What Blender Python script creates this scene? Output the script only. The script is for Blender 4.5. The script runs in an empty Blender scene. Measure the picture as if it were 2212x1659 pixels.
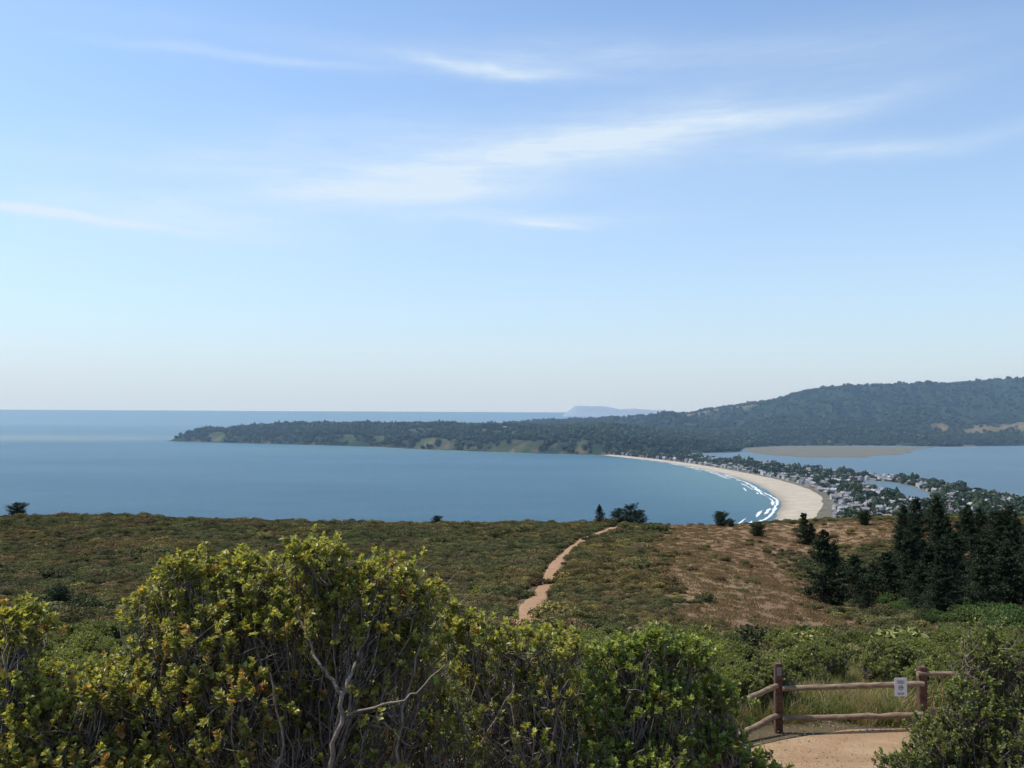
import bpy, math, numpy as np
from mathutils import Matrix, Vector
R = np.random.default_rng(7)
scene = bpy.context.scene
H = 190.0
HAZE = True

# ---------------------------------------------------------------- helpers
_tab = [np.random.default_rng(100+i).random((256,256)) for i in range(8)]
def vn(x,y,s=0):
    t=_tab[s%8]; x=np.asarray(x,float)+s*17.3; y=np.asarray(y,float)+s*9.1
    xi=np.floor(x).astype(int); yi=np.floor(y).astype(int); fx=x-xi; fy=y-yi
    fx=fx*fx*(3-2*fx); fy=fy*fy*(3-2*fy)
    a=t[xi&255,yi&255]; b=t[(xi+1)&255,yi&255]; c=t[xi&255,(yi+1)&255]; d=t[(xi+1)&255,(yi+1)&255]
    return ((a*(1-fx)+b*fx)*(1-fy)+(c*(1-fx)+d*fx)*fy)*2-1
def fbm(x,y,o=4,s=0):
    r=0;a=1;n=0
    for i in range(o):
        r=r+a*vn(x*2**i,y*2**i,s+i); n+=a; a*=.5
    return r/n
def sm(t):
    t=np.clip(t,0,1); return t*t*(3-2*t)
def norm(v): return v/np.maximum(np.linalg.norm(v,axis=-1,keepdims=True),1e-9)

def build(name, parts, link=True, parent=None):
    """parts: (verts, faces(MxK), material, colours or None, smooth)"""
    me=bpy.data.meshes.new(name)
    V=[];L=[];LS=[];LT=[];MI=[];C=[];SMO=[];vo=0;lo=0;mats=[]
    hascol=any(p[3] is not None for p in parts)
    for v,f,m,c,s in parts:
        v=np.asarray(v,float).reshape(-1,3); f=np.asarray(f,int)
        if len(f)==0: continue
        k=f.shape[1]
        if m not in mats: mats.append(m)
        V.append(v); L.append((f+vo).ravel()); LS.append(lo+np.arange(len(f))*k); LT.append(np.full(len(f),k))
        MI.append(np.full(len(f),mats.index(m))); SMO.append(np.full(len(f),bool(s)))
        if hascol:
            cc=np.ones((len(v),4)); 
            if c is not None: cc[:,:3]=c
            C.append(cc)
        vo+=len(v); lo+=len(f)*k
    V=np.concatenate(V);L=np.concatenate(L);LS=np.concatenate(LS);LT=np.concatenate(LT)
    me.vertices.add(len(V)); me.vertices.foreach_set('co',V.astype(np.float32).ravel())
    me.loops.add(len(L)); me.loops.foreach_set('vertex_index',L.astype(np.int32))
    me.polygons.add(len(LS)); me.polygons.foreach_set('loop_start',LS.astype(np.int32))
    me.polygons.foreach_set('loop_total',LT.astype(np.int32))
    me.polygons.foreach_set('material_index',np.concatenate(MI).astype(np.int32))
    me.polygons.foreach_set('use_smooth',np.concatenate(SMO))
    for m in mats: me.materials.append(m)
    if hascol:
        a=me.color_attributes.new('Col','FLOAT_COLOR','POINT'); a.data.foreach_set('color',np.concatenate(C).astype(np.float32).ravel())
    me.update(calc_edges=True); me.validate()
    ob=bpy.data.objects.new(name,me)
    if link: scene.collection.objects.link(ob)
    if parent: ob.parent=parent
    return ob

def grid_faces(nx,ny):
    i,j=np.meshgrid(np.arange(nx-1),np.arange(ny-1),indexing='ij')
    a=i*ny+j; return np.stack([a,a+ny,a+ny+1,a+1],-1).reshape(-1,4)

def tubes(P,Rad,sides=4):
    """P (N,K,3), Rad (N,K)"""
    P=np.asarray(P,float);N,K,_=P.shape
    T=np.empty_like(P);T[:,1:-1]=P[:,2:]-P[:,:-2];T[:,0]=P[:,1]-P[:,0];T[:,-1]=P[:,-1]-P[:,-2];T=norm(T)
    ref=np.where(np.abs(T[...,2:3])>.9,np.array([1.,0,0]),np.array([0,0,1.]))
    A=norm(np.cross(T,ref));B=np.cross(T,A)
    ang=np.arange(sides)*2*np.pi/sides
    V=P[:,:,None,:]+Rad[:,:,None,None]*(A[:,:,None,:]*np.cos(ang)[None,None,:,None]+B[:,:,None,:]*np.sin(ang)[None,None,:,None])
    base=(np.arange(N)*K*sides)[:,None,None]; k=np.arange(K-1)[None,:,None]*sides; s=np.arange(sides)[None,None,:]; s2=(s+1)%sides
    F=np.stack([base+k+s,base+k+s2,base+k+sides+s2,base+k+sides+s],-1).reshape(-1,4)
    return V.reshape(-1,3),F

def bez(a,b,c,K):
    t=np.linspace(0,1,K)[None,:,None]
    return a[:,None]*(1-t)**2+2*b[:,None]*t*(1-t)+c[:,None]*t*t

def leaves(p,d,n,L,w,fold=.15):
    d=norm(d);s=norm(np.cross(d,n));n2=np.cross(s,d);L=L[:,None];w=w[:,None]
    V=np.stack([p,p+d*L*.5+s*w*.5+n2*L*fold,p+d*L,p+d*L*.5-s*w*.5+n2*L*fold],1).reshape(-1,3)
    b=np.arange(len(p))*4
    F=np.concatenate([np.stack([b,b+1,b+2],-1),np.stack([b,b+2,b+3],-1)])
    return V,F
def flakes(p,size,rng,up=.0):
    n=len(p);d=norm(rng.normal(size=(n,3)));d[:,2]+=up;m=rng.normal(size=(n,3))
    return leaves(p-norm(d)*size[:,None]*.5,d,m,size,size*.6,.2)

# ---------------------------------------------------------------- materials
def mat(name):
    m=bpy.data.materials.new(name);m.use_nodes=True;nt=m.node_tree
    b=nt.nodes['Principled BSDF'];return m,nt,b
def N(nt,t,**k):
    n=nt.nodes.new(t)
    for a,v in k.items():
        if a in n.inputs: n.inputs[a].default_value=v
        else: setattr(n,a,v)
    return n
def mixc(nt,f,a,b,bt='MIX'):
    n=nt.nodes.new('ShaderNodeMix');n.data_type='RGBA';n.blend_type=bt
    for sock,v in ((n.inputs[0],f),(n.inputs[6],a),(n.inputs[7],b)):
        if hasattr(v,'is_output'): nt.links.new(v,sock)
        elif isinstance(v,(tuple,list)): sock.default_value=(*v,1)
        else: sock.default_value=v
    return n.outputs[2]
def math_(nt,op,a,b=None,c=None,clamp=False):
    n=nt.nodes.new('ShaderNodeMath');n.operation=op;n.use_clamp=clamp
    for i,v in enumerate((a,b,c)):
        if v is None: continue
        if hasattr(v,'is_output'): nt.links.new(v,n.inputs[i])
        else: n.inputs[i].default_value=v
    return n.outputs[0]
def noise(nt,scale,detail=4,vec=None,rough=.55):
    n=N(nt,'ShaderNodeTexNoise');n.inputs['Scale'].default_value=scale;n.inputs['Detail'].default_value=detail;n.inputs['Roughness'].default_value=rough
    if vec is not None: nt.links.new(vec,n.inputs['Vector'])
    return n.outputs['Fac']
def ramp(nt,f,a,b):
    n=nt.nodes.new('ShaderNodeMapRange');n.clamp=True
    nt.links.new(f,n.inputs[0]);n.inputs[1].default_value=a;n.inputs[2].default_value=b
    return n.outputs[0]
def pos(nt): return nt.nodes.new('ShaderNodeNewGeometry').outputs['Position']
def bump(nt,b,h,strength=.5,dist=.1):
    n=N(nt,'ShaderNodeBump');n.inputs['Strength'].default_value=strength;n.inputs['Distance'].default_value=dist
    nt.links.new(h,n.inputs['Height']);nt.links.new(n.outputs[0],b.inputs['Normal'])
def blob(nt,P,c,r):
    vd=nt.nodes.new('ShaderNodeVectorMath');vd.operation='SUBTRACT';nt.links.new(P,vd.inputs[0]);vd.inputs[1].default_value=c
    vs=nt.nodes.new('ShaderNodeVectorMath');vs.operation='MULTIPLY';nt.links.new(vd.outputs[0],vs.inputs[0]);vs.inputs[1].default_value=(1/r[0],1/r[1],0)
    ln=nt.nodes.new('ShaderNodeVectorMath');ln.operation='LENGTH';nt.links.new(vs.outputs[0],ln.inputs[0])
    return math_(nt,'SUBTRACT',1.0,ln.outputs['Value'],clamp=True)

def leaf_mat(name,trans=.3,rough=.45,spec=.4,inst=0.0,dry=(1.35,1.1,1.05)):
    m,nt,b=mat(name)
    a=N(nt,'ShaderNodeAttribute',attribute_name='Col').outputs['Color']
    col=a
    if inst>0:
        oi=nt.nodes.new('ShaderNodeObjectInfo')
        big=noise(nt,.04,6,oi.outputs['Location'],.7)
        col=mixc(nt,ramp(nt,big,.42,.6),col,mixc(nt,1.0,col,dry,'MULTIPLY'))
        v=math_(nt,'MULTIPLY_ADD',oi.outputs['Random'],inst,1-inst*.5)
        n=nt.nodes.new('ShaderNodeVectorMath');n.operation='SCALE';nt.links.new(col,n.inputs[0]);nt.links.new(v,n.inputs[3]);col=n.outputs[0]
    nt.links.new(col,b.inputs['Base Color']);b.inputs['Roughness'].default_value=rough;b.inputs['Specular IOR Level'].default_value=spec
    if trans>0:
        t=nt.nodes.new('ShaderNodeBsdfTranslucent');nt.links.new(mixc(nt,1.0,col,(1.5,1.4,.6),'MULTIPLY'),t.inputs[0])
        mx=nt.nodes.new('ShaderNodeMixShader');mx.inputs[0].default_value=trans
        nt.links.new(b.outputs[0],mx.inputs[1]);nt.links.new(t.outputs[0],mx.inputs[2])
        nt.links.new(mx.outputs[0],nt.nodes['Material Output'].inputs[0])
    return m
M_leaf=leaf_mat('coyote_brush_leaves',.4,.4,.45)
M_scrub=leaf_mat('scrub_leaves',.12,.75,.15,inst=.8,dry=(1.5,1.12,1.05))
M_gully=leaf_mat('gully_leaves',.15,.7,.2,inst=.5)
M_needle=leaf_mat('conifer_needles',.08,.7,.2)
M_far=leaf_mat('distant_foliage',.0,.9,.1,inst=.6)
M_grass=leaf_mat('dry_grass_blades',.3,.7,.2)

def wood_mat(name,c1,c2,sc=30):
    m,nt,b=mat(name);g=pos(nt)
    mp=N(nt,'ShaderNodeMapping');nt.links.new(g,mp.inputs[0]);mp.inputs['Scale'].default_value=(.25,1,1)
    f=noise(nt,sc,6,mp.outputs[0],.7)
    nt.links.new(mixc(nt,ramp(nt,f,.35,.65),c1,c2),b.inputs['Base Color']);b.inputs['Roughness'].default_value=.85
    bump(nt,b,f,.6,.02);return m
M_twig=wood_mat('twig_bark',(.10,.075,.055),(.31,.25,.20),25)
M_bark=wood_mat('tree_bark',(.05,.035,.025),(.13,.1,.075),5)
M_rail=wood_mat('weathered_fence_wood',(.12,.075,.042),(.31,.22,.14),22)
M_post=wood_mat('fence_post_wood',(.05,.022,.014),(.13,.068,.04),22)

def simple(name,c,rough=.6,metal=0,var=.15,sc=20):
    m,nt,b=mat(name);f=noise(nt,sc,4,pos(nt))
    c2=tuple(x*(1-var) for x in c)
    nt.links.new(mixc(nt,f,c,c2),b.inputs['Base Color']);b.inputs['Roughness'].default_value=rough;b.inputs['Metallic'].default_value=metal;return m

# near ground
m,nt,b=mat('scrub_ground');M_ground=m
bare=N(nt,'ShaderNodeAttribute',attribute_name='Col').outputs['Color']
sep=nt.nodes.new('ShaderNodeSeparateColor');nt.links.new(bare,sep.inputs[0])
P=pos(nt)
c_s=mixc(nt,ramp(nt,noise(nt,.5,5,P),.35,.65),(.055,.05,.025),(.12,.09,.052))
red=mixc(nt,ramp(nt,noise(nt,.07,5,P),.4,.6),(.185,.112,.064),(.225,.155,.088))
red=mixc(nt,ramp(nt,noise(nt,1.6,5,P,.75),.5,.85),red,(.145,.098,.055))
red=mixc(nt,ramp(nt,noise(nt,.25,6,P,.7),.6,.75),red,(.13,.115,.055))
nt.links.new(mixc(nt,sep.outputs[0],c_s,red),b.inputs['Base Color']);b.inputs['Roughness'].default_value=.95;b.inputs['Specular IOR Level'].default_value=.1
bump(nt,b,noise(nt,3,6,P,.7),.8,.15)
# dirt
m,nt,b=mat('packed_dirt');M_dirt=m;P=pos(nt)
c=mixc(nt,ramp(nt,noise(nt,1.3,6,P,.65),.35,.65),(.32,.195,.105),(.41,.28,.165))
c=mixc(nt,ramp(nt,noise(nt,26,6,P,.8),.52,.72),c,(.22,.135,.075))
c=mixc(nt,ramp(nt,noise(nt,5,6,P,.75),.58,.75),c,(.27,.17,.095))
nt.links.new(c,b.inputs['Base Color']);b.inputs['Roughness'].default_value=.95;b.inputs['Specular IOR Level'].default_value=.1
bump(nt,b,noise(nt,9,7,P,.75),.8,.08)
m,nt,b=mat('trail_dirt');M_trail=m;P=pos(nt)
c=mixc(nt,ramp(nt,noise(nt,.6,6,P,.65),.35,.65),(.235,.125,.058),(.31,.18,.09))
nt.links.new(c,b.inputs['Base Color']);b.inputs['Roughness'].default_value=.95;bump(nt,b,noise(nt,3,7,P,.7),.8,.1)
# sand
m,nt,b=mat('beach_sand');M_sand=m;P=pos(nt)
col=N(nt,'ShaderNodeAttribute',attribute_name='Col').outputs['Color']
c=mixc(nt,ramp(nt,noise(nt,.03,7,P,.7),.35,.65),(.31,.265,.20),(.41,.355,.275))
c=mixc(nt,ramp(nt,noise(nt,.15,5,P,.75),.55,.75),c,(.25,.21,.15))
c=mixc(nt,1.0,c,col,'MULTIPLY')
nt.links.new(c,b.inputs['Base Color']);b.inputs['Roughness'].default_value=.9
# headland
m,nt,b=mat('headland_ground');M_head=m;P=pos(nt)
col=N(nt,'ShaderNodeAttribute',attribute_name='Col').outputs['Color']
f=noise(nt,.012,6,P,.7)
c=mixc(nt,1.0,col,mixc(nt,ramp(nt,f,.3,.7),(.6,.65,.7),(1.3,1.25,1.1)),'MULTIPLY')
nt.links.new(c,b.inputs['Base Color']);b.inputs['Roughness'].default_value=1;b.inputs['Specular IOR Level'].default_value=.05
bump(nt,b,noise(nt,.03,6,P,.7),1,12)
# water
def water(name,c1,c2,reef=False):
    m,nt,b=mat(name);P=pos(nt)
    mp=N(nt,'ShaderNodeMapping');nt.links.new(P,mp.inputs[0]);mp.inputs['Scale'].default_value=(.35,1,1)
    f=noise(nt,.0014,7,mp.outputs[0],.62)
    c=mixc(nt,ramp(nt,f,.38,.62),c1,c2)
    f2=noise(nt,.02,6,mp.outputs[0],.75)
    c=mixc(nt,ramp(nt,f2,.35,.7),c,mixc(nt,1.0,c,(1.2,1.18,1.16),'MULTIPLY'))
    if reef:
        c=mixc(nt,math_(nt,'MULTIPLY',blob(nt,P,(-3300,6000,0),(2300,1100)),.75),c,(.16,.215,.195))
        c=mixc(nt,math_(nt,'MULTIPLY',blob(nt,P,(750,2500,0),(560,1700)),1.1,clamp=True),c,(.10,.195,.21))
        c=mixc(nt,math_(nt,'MULTIPLY',blob(nt,P,(-300,4300,0),(1900,700)),.6),c,(.09,.175,.2))
    nt.links.new(c,b.inputs['Base Color']);b.inputs['Roughness'].default_value=.42;b.inputs['IOR'].default_value=1.33;b.inputs['Specular IOR Level'].default_value=.28
    bump(nt,b,noise(nt,.09,6,mp.outputs[0],.75),1.0,8);return m
M_sea=water('sea_water',(.036,.102,.158),(.052,.126,.182),True)
M_lag=water('lagoon_water',(.08,.138,.185),(.095,.152,.2))
M_foam=simple('surf_foam',(.68,.71,.72),.8,0,.2,.1)

# ---------------------------------------------------------------- near terrain
def pr(Y):
    ys=[-40,0,4,10,14,17,22,30,60,100,150,200,232,246,262,300,400,600,900,1150,1500]
    zs=[197,188.4,187.4,185.6,184.55,184.25,183.1,181.5,175.3,168.1,163.4,160.7,159.7,159,156.5,147,122,70,18,2.5,1.5]
    return np.interp(Y,ys,zs)
def hn(X,Y):
    X=np.asarray(X,float);Y=np.asarray(Y,float)
    z=pr(Y)
    z2=(pr(Y-8)+pr(Y)+pr(Y+8))/3; z=np.where(Y>45,z2,z)
    far=sm((Y-25)/60)
    z=z+far*(2.2*np.exp(-((X-20)/24)**2-((Y-160)/55)**2))
    t=np.clip(((X-30)*45+(Y-70)*150)/(45**2+150**2),0,1);dx=X-(30+45*t);dy=Y-(70+150*t)
    z=z-3.2*np.exp(-((dx**2+dy**2)/14**2))*far
    z=z-4.5*np.exp(-((X-82)/28)**2-((Y-145)/42)**2)
    z=z+far*sm((-X-20)/130)*1.2+far*sm((X-40)/60)*1.5*sm((Y-120)/60)
    z=z+fbm(X/45,Y/45,3,1)*1.2*far+fbm(X/7,Y/7,3,2)*.28*sm((Y-20)/30)+fbm(X/1.5,Y/1.5,3,3)*.05
    low=sm((Y-700)/300); z=np.where(X<330,z-low*12*sm((330-X)/60),z)
    return z
gx=np.concatenate([np.arange(-1500,-200,25),np.arange(-200,-60,2),np.arange(-60,-12,.8),np.arange(-12,14,.25),np.arange(14,60,.8),np.arange(60,200,2),np.arange(200,1700,25)])
gy=np.concatenate([np.arange(-12,30,.25),np.arange(30,120,.8),np.arange(120,280,1.5),np.arange(280,1420,15)])
GX,GY=np.meshgrid(gx,gy,indexing='ij');GZ=hn(GX,GY)
def ihgt(gx,gy,Z,x,y):
    i=np.clip(np.searchsorted(gx,x)-1,0,len(gx)-2);j=np.clip(np.searchsorted(gy,y)-1,0,len(gy)-2)
    fx=np.clip((x-gx[i])/(gx[i+1]-gx[i]),0,1);fy=np.clip((y-gy[j])/(gy[j+1]-gy[j]),0,1)
    return (Z[i,j]*(1-fx)+Z[i+1,j]*fx)*(1-fy)+(Z[i,j+1]*(1-fx)+Z[i+1,j+1]*fx)*fy
def gz(x,y): return ihgt(gx,gy,GZ,np.asarray(x,float),np.asarray(y,float))
def bareness(X,Y):
    c=np.interp(Y,[70,85,140,215,250],[28,27.5,35,48,56]);w=np.interp(Y,[60,80,140,215,250],[5,13,18,24,29])
    n=fbm(X/9,Y/9,4,4)
    a=sm((1.1-np.abs(X-c)/w+n*.35)/.6)*sm((Y-60)/12)
    b=sm((fbm(X/14,Y/18,4,5)-.1)/.25)*.85*sm((-X-4)/20)*sm((140-Y)/40)*sm((Y-45)/20)
    d=sm(1.6-np.hypot((X-85)/42,(Y-222)/24)+n*.3)
    e=sm((fbm(X/10,Y/16,4,6)-.3)/.2)*.5
    return np.clip(np.maximum.reduce([a,b,d,e]),0,1)
B=bareness(GX,GY);col=np.zeros((GX.size,3));col[:,0]=B.ravel()
build('hillside_ground',[(np.stack([GX,GY,GZ],-1).reshape(-1,3),grid_faces(len(gx),len(gy)),M_ground,col,True)])

def drape(name,pts,wid,mt,off=.03,res=.5,cols=9,edge=.25,ef=1.3):
    pts=np.array(pts,float);seg=np.hypot(*np.diff(pts,axis=0).T);s=np.r_[0,np.cumsum(seg)];n=int(s[-1]/res)
    t=np.linspace(0,s[-1],n)
    x=np.interp(t,s,pts[:,0]);y=np.interp(t,s,pts[:,1]);k=max(3,int(3/res))|1
    if len(pts)>9: k=int(14/res)|1
    ker=np.ones(k)/k;xp=np.convolve(np.pad(x,k//2,'edge'),ker,'valid');yp=np.convolve(np.pad(y,k//2,'edge'),ker,'valid')
    w=np.interp(t,s,wid);tx=np.gradient(xp);ty=np.gradient(yp);l=np.hypot(tx,ty)+1e-9;nx=-ty/l;ny=tx/l
    u=np.linspace(-1,1,cols)
    wl=w*(1+edge*fbm(t/ef,t*0+1,3,1));wr=w*(1+edge*fbm(t/ef,t*0+9,3,2))
    ww=np.where(u[None]<0,wl[:,None],wr[:,None])*u[None]*.5
    X=xp[:,None]+nx[:,None]*ww;Y=yp[:,None]+ny[:,None]*ww
    Z=gz(X,Y)+off*(1-np.abs(u)[None]**6*1.4)
    q=k//2
    return build(name,[(np.stack([X,Y,Z],-1)[q:-q].reshape(-1,3),grid_faces(n-2*q,cols),mt,None,True)])
path_pts=[(.9,1),(2.6,8),(4.3,12.2),(5.1,14.6),(7.4,15.1),(11,15.3),(18,16)]
drape('dirt_path',path_pts,[1.4,1.9,2.4,2.9,2.6,1.6,1.4],M_dirt,.035,.15,25)
trail=[(1.0,55),(1.3,70),(1.7,82),(2.5,97),(4.1,112),(5.7,126),(7.3,142),(9.2,159),(11.8,176),(16,196),(21.8,216),(28,236),(34,256)]
drape('hill_trail',trail,[1.9,2,2.1,2.1,2.15,2.15,2.15,2.2,2.2,2.3,2.4,2.7,3],M_trail,.1,.5,11,.25,5)

# ---------------------------------------------------------------- sea, beach, lagoon
def poly(name,pts,z,mt):
    import bmesh
    bm=bmesh.new();vs=[bm.verts.new((x,y,z)) for x,y in pts];es=[bm.edges.new((vs[i],vs[(i+1)%len(vs)])) for i in range(len(vs))]
    bmesh.ops.triangle_fill(bm,use_beauty=True,edges=es)
    me=bpy.data.meshes.new(name);bm.normal_update()
    for f in bm.faces:
        if f.normal.z<0: f.normal_flip()
    bm.to_mesh(me);me.materials.append(mt);o=bpy.data.objects.new(name,me);scene.collection.objects.link(o);return o
S=400000
build('sea',[([(-S,300,0),(S,300,0),(S,S,0),(-S,S,0)],[(0,1,2,3)],M_sea,None,False)])
def resamp(p,n,jit=0,seed=0):
    p=np.array(p,float)
    for _ in range(3):
        q=np.empty((2*len(p)-2,2));q[0::2]=p[:-1]*.75+p[1:]*.25;q[1::2]=p[:-1]*.25+p[1:]*.75;q=np.vstack([p[:1],q,p[-1:]]);p=q
    s=np.r_[0,np.cumsum(np.hypot(*np.diff(p,axis=0).T))];t=np.linspace(0,s[-1],n)
    x=np.interp(t,s,p[:,0]);y=np.interp(t,s,p[:,1])
    if jit: x=x+fbm(t/60,t*0+seed,3,2)*jit;y=y+fbm(t/60,t*0+seed+5,3,3)*jit
    return np.stack([x,y],-1)
sea_edge=[(398,3950),(476,3738),(600,3343),(652,2878),(651,2427),(597,2047),(551,1840),(477,1634),(418,1498),(330,1300),(250,1150)]
back_edge=[(420,3960),(520,3760),(670,3259),(728,2822),(754,2432),(728,2113),(649,1845),(563,1638),(490,1490),(400,1300),(330,1150)]
lag_edge=[(470,3965),(682,3880),(885,3434),(967,3119),(1021,2818),(1103,2663),(1146,2456),(1130,2222),(1099,2017),(1150,1776),(1300,1600),(1450,1400),(1500,1150)]
n=240
se=resamp(sea_edge,n,6);be=resamp(back_edge,n,5,3);le=resamp(lag_edge,n,14,7)
V=[];C=[]
for k,u in enumerate(np.linspace(0,1,9)):
    p=se*(1-u)+be*u; V.append(np.c_[p,np.full(n,-.3+3.2*u)]);wet=.55+.45*sm(u/.35)
    C.append(np.tile([wet,wet*.99,wet*.98],(n,1)))
V=np.stack(V,1).reshape(-1,3);C=np.stack(C,1).reshape(-1,3)
build('sand_beach',[(V,grid_faces(n,9)[:,::-1],M_sand,C,True)])
m_,nt,b=mat('spit_ground');M_spit=m_;P=pos(nt)
nt.links.new(mixc(nt,ramp(nt,noise(nt,.03,6,P,.7),.4,.65),(.06,.062,.04),(.15,.125,.085)),b.inputs['Base Color']);b.inputs['Roughness'].default_value=1
V=[np.c_[be*(1-u)+le*u,np.full(n,2.95+.1*math.sin(u*math.pi)-(1.6 if u==1 else 0))] for u in np.linspace(0,1,9)]
build('sand_spit',[(np.stack(V,1).reshape(-1,3),grid_faces(n,9)[:,::-1],M_spit,None,True)])
inlet=[(936,2500),(975,2490),(1030,2440),(1035,2330),(1010,2200),(975,2060),(925,1960),(868,1900),(850,1960),(880,2050),(915,2200),(915,2330)]
poly('inlet_water',[tuple(p) for p in resamp(inlet+inlet[:1],80)][:-1],3.4,M_lag)
poly('lagoon',[(600,3935),(650,3600),(900,3300),(980,2700),(1050,2000),(1200,1300),(3500,1300),(6500,3600),(6500,5650),(4200,5400),(3081,5500),(2500,5300),(1596,5300),(1235,4880),(1080,4400),(850,4250),(700,4000)],.35,M_lag)
M_marsh=simple('marsh_grass',(.14,.13,.085),1,0,.6,.012)
poly('marsh_flat',[tuple(p) for p in resamp([(1251,4870),(1500,5060),(1687,5120),(2490,5110),(2300,4900),(2040,4560),(1960,4380),(1750,4060),(1640,4000),(1560,3860),(1400,3800),(1250,3850),(1165,3980),(1149,4283),(1251,4870)],160,60)][:-1],.8,M_marsh)

# surf
def foam(name,segs):
    V=[];F=[]
    for pts,off,w,thr,seed in segs:
        p=np.array(pts);tx=np.gradient(p[:,0]);ty=np.gradient(p[:,1]);l=np.hypot(tx,ty);nr=np.stack([ty/l,-tx/l],-1)
        t=np.r_[0,np.cumsum(np.hypot(*np.diff(p,axis=0).T))]
        nn=fbm(t/90,t*0+seed,5,seed);a=np.clip((nn-thr)*2.5,0,1)*w*(.35+.9*np.abs(fbm(t/14,t*0+seed+3,3,1)))
        o=off+9*fbm(t/260,t*0+seed+8,2,2)+3*fbm(t/30,t*0+seed+2,3,4)
        b0=len(V)
        for q,no,aa,oo in zip(p,nr,a,o):
            V.append((*(q+no*(oo-aa/2)),.45));V.append((*(q+no*(oo+aa/2)),.5))
        for i in range(len(p)-1):
            if a[i]>.2 or a[i+1]>.2: F.append((b0+2*i,b0+2*i+1,b0+2*i+3,b0+2*i+2))
    return build(name,[(V,F,M_foam,None,False)])
se2=resamp(sea_edge,1400)
coast=[(-2300,5480),(-2109,5400),(-1850,5275),(-1633,5150),(-1200,4945),(-755,4712),(-450,4405),(-237,4268),(93,4057),(398,3925)]
c2=resamp(coast,500)
segs=[]
for off,w,thr,sd in [(2,9,-.7,1),(12,11,-.35,2),(25,12,-.12,3),(40,9,.1,4)]:
    segs.append((se2[430:],off,w,thr,sd))
segs.append((se2[:560],4,11,-.35,6));segs.append((se2[:560],22,9,.0,3))
segs+= [(c2[200:],6,12,-.2,5),(c2[200:],30,10,.15,6)]
far1=np.stack([np.linspace(-3600,-2500,120),np.linspace(5480,5420,120)],-1)
far2=np.stack([np.linspace(-3000,-2300,120),np.linspace(5850,5950,120)],-1)
segs+=[(far1,0,26,-.1,2),(far2,0,34,-.25,3),(far1+[[-200,180]],0,16,.05,7)]
foam('breaking_waves',segs)

# ---------------------------------------------------------------- headland and hills
land=[(-2109,5417),(-1850,5290),(-1633,5164),(-1200,4960),(-755,4728),(-450,4420),(-237,4283),(93,4072),(398,3931),(540,3860),(635,3873),(854,4151),(1104,4283),(1260,4790),(1596,5149),(2164,5223),(2526,5127),(3081,5338),(4200,5200),(6500,5500),(9500,6500),(9500,13000),(1500,13000),(700,9000),(100,7600),(-900,6500),(-1900,5900)]
land=np.array(land,float)
hx=np.arange(-2300,7200,20.);hy=np.arange(3700,9800,20.)
HX,HY=np.meshgrid(hx,hy,indexing='ij')
def sdist(X,Y,pl):
    d=np.full(X.shape,1e9);ins=np.zeros(X.shape,bool)
    for i in range(len(pl)):
        x0,y0=pl[i];x1,y1=pl[(i+1)%len(pl)];ex,ey=x1-x0,y1-y0
        t=np.clip(((X-x0)*ex+(Y-y0)*ey)/(ex*ex+ey*ey),0,1);d=np.minimum(d,np.hypot(X-x0-t*ex,Y-y0-t*ey))
        c=((y0>Y)!=(y1>Y))&(X<(x1-x0)*(Y-y0)/(y1-y0+1e-9)+x0);ins^=c
    return np.where(ins,d,-d)
D=sdist(HX,HY,land)
Dp=D+30*fbm(HX/110,HY/110,4,1)*sm(D/30)
cl=1-sm((HX-500)/500)*.7
cliff=(52+22*fbm(HX/260,HY/300,3,2))*sm(Dp/105)
HZ=cl*cliff+ (1-cl)*26*sm(Dp/250)+34*sm((Dp-90)/600)*(1-.3*sm((HX-900)/400))
cx=[-3000,0,400,800,1150,1350,1542,1777,2012,2325,2482,2677,2912,3284,3734,4329,5460,8000]
cz=[70,90,110,130,155,160,176,224,255,298,362,397,394,420,436,478,560,600]
crest=np.interp(HX,cx,cz)
base_y=np.interp(HX,[-3000,1000,1600,2600,7000],[5600,5300,5350,5350,5500])
prof=np.clip((HY-base_y)/(7500-base_y),0,1)
rid=1-np.abs(fbm(HX/330+.5*fbm(HX/500,HY/500,2,5),HY/650,4,4))*2
up=np.where(HY<7500,sm(prof)**.85,1-.5*sm((HY-7500)/2500))
rz=crest*up*(1+(.75*rid-.5)*np.sin(np.pi*np.clip(prof,0,1)))
HZ=np.where(D>0,np.maximum(HZ,0)+0,0)
HZ=np.where(D>0,np.maximum(HZ,rz*sm(D/200)),HZ)
HZ+=np.where(D>0,1,0)*sm(D/100)*(70*np.exp(-((HX-1120)/170)**2-((HY-6500)/250)**2)+6*fbm(HX/120,HY/120,4,6))
HZ+=np.where(D>0,sm(D/150)*25*np.exp(-((HX-2100)/500)**2-((HY-5650)/160)**2)*(1+rid*.5),0)
HZ=np.where(D<=0,-6,HZ)+np.where(D>0,1.0,0)
gxz,gyz=np.gradient(HZ,20.,20.);slope=np.hypot(gxz,gyz)
wood=fbm(HX/170,HY/230,4,7)+.3
hills=sm((HX-1300)/500)*sm((HY-5300)/250);wood=wood+hills*.65
wood+=.45*sm((HX-300)/300)*sm((5200-HY)/300)
front=sm((200-D)/120)*sm((300-HX)/300);wood=wood-.15*front
for (ax,ay,rx,ry,k) in [(1500,7450,420,260,1.6),(1950,7300,280,190,1.4),(3150,5900,330,110,1.7),(3500,6050,300,130,1.6),(-40,4900,110,260,1.2),(2500,5560,110,90,1.2),(700,5400,260,300,.6),(1000,5900,300,200,.8),(2250,6750,120,160,.9),(3900,6500,200,130,.9)]:
    wood-=k*np.exp(-((HX-ax)/rx)**2-((HY-ay)/ry)**2)
W=sm((wood+.05)/.25)
c_w=np.array([.022,.038,.022]);c_g=np.array([.045,.064,.032]);c_t=np.array([.18,.135,.08]);c_c=np.array([.16,.115,.075])
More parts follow.
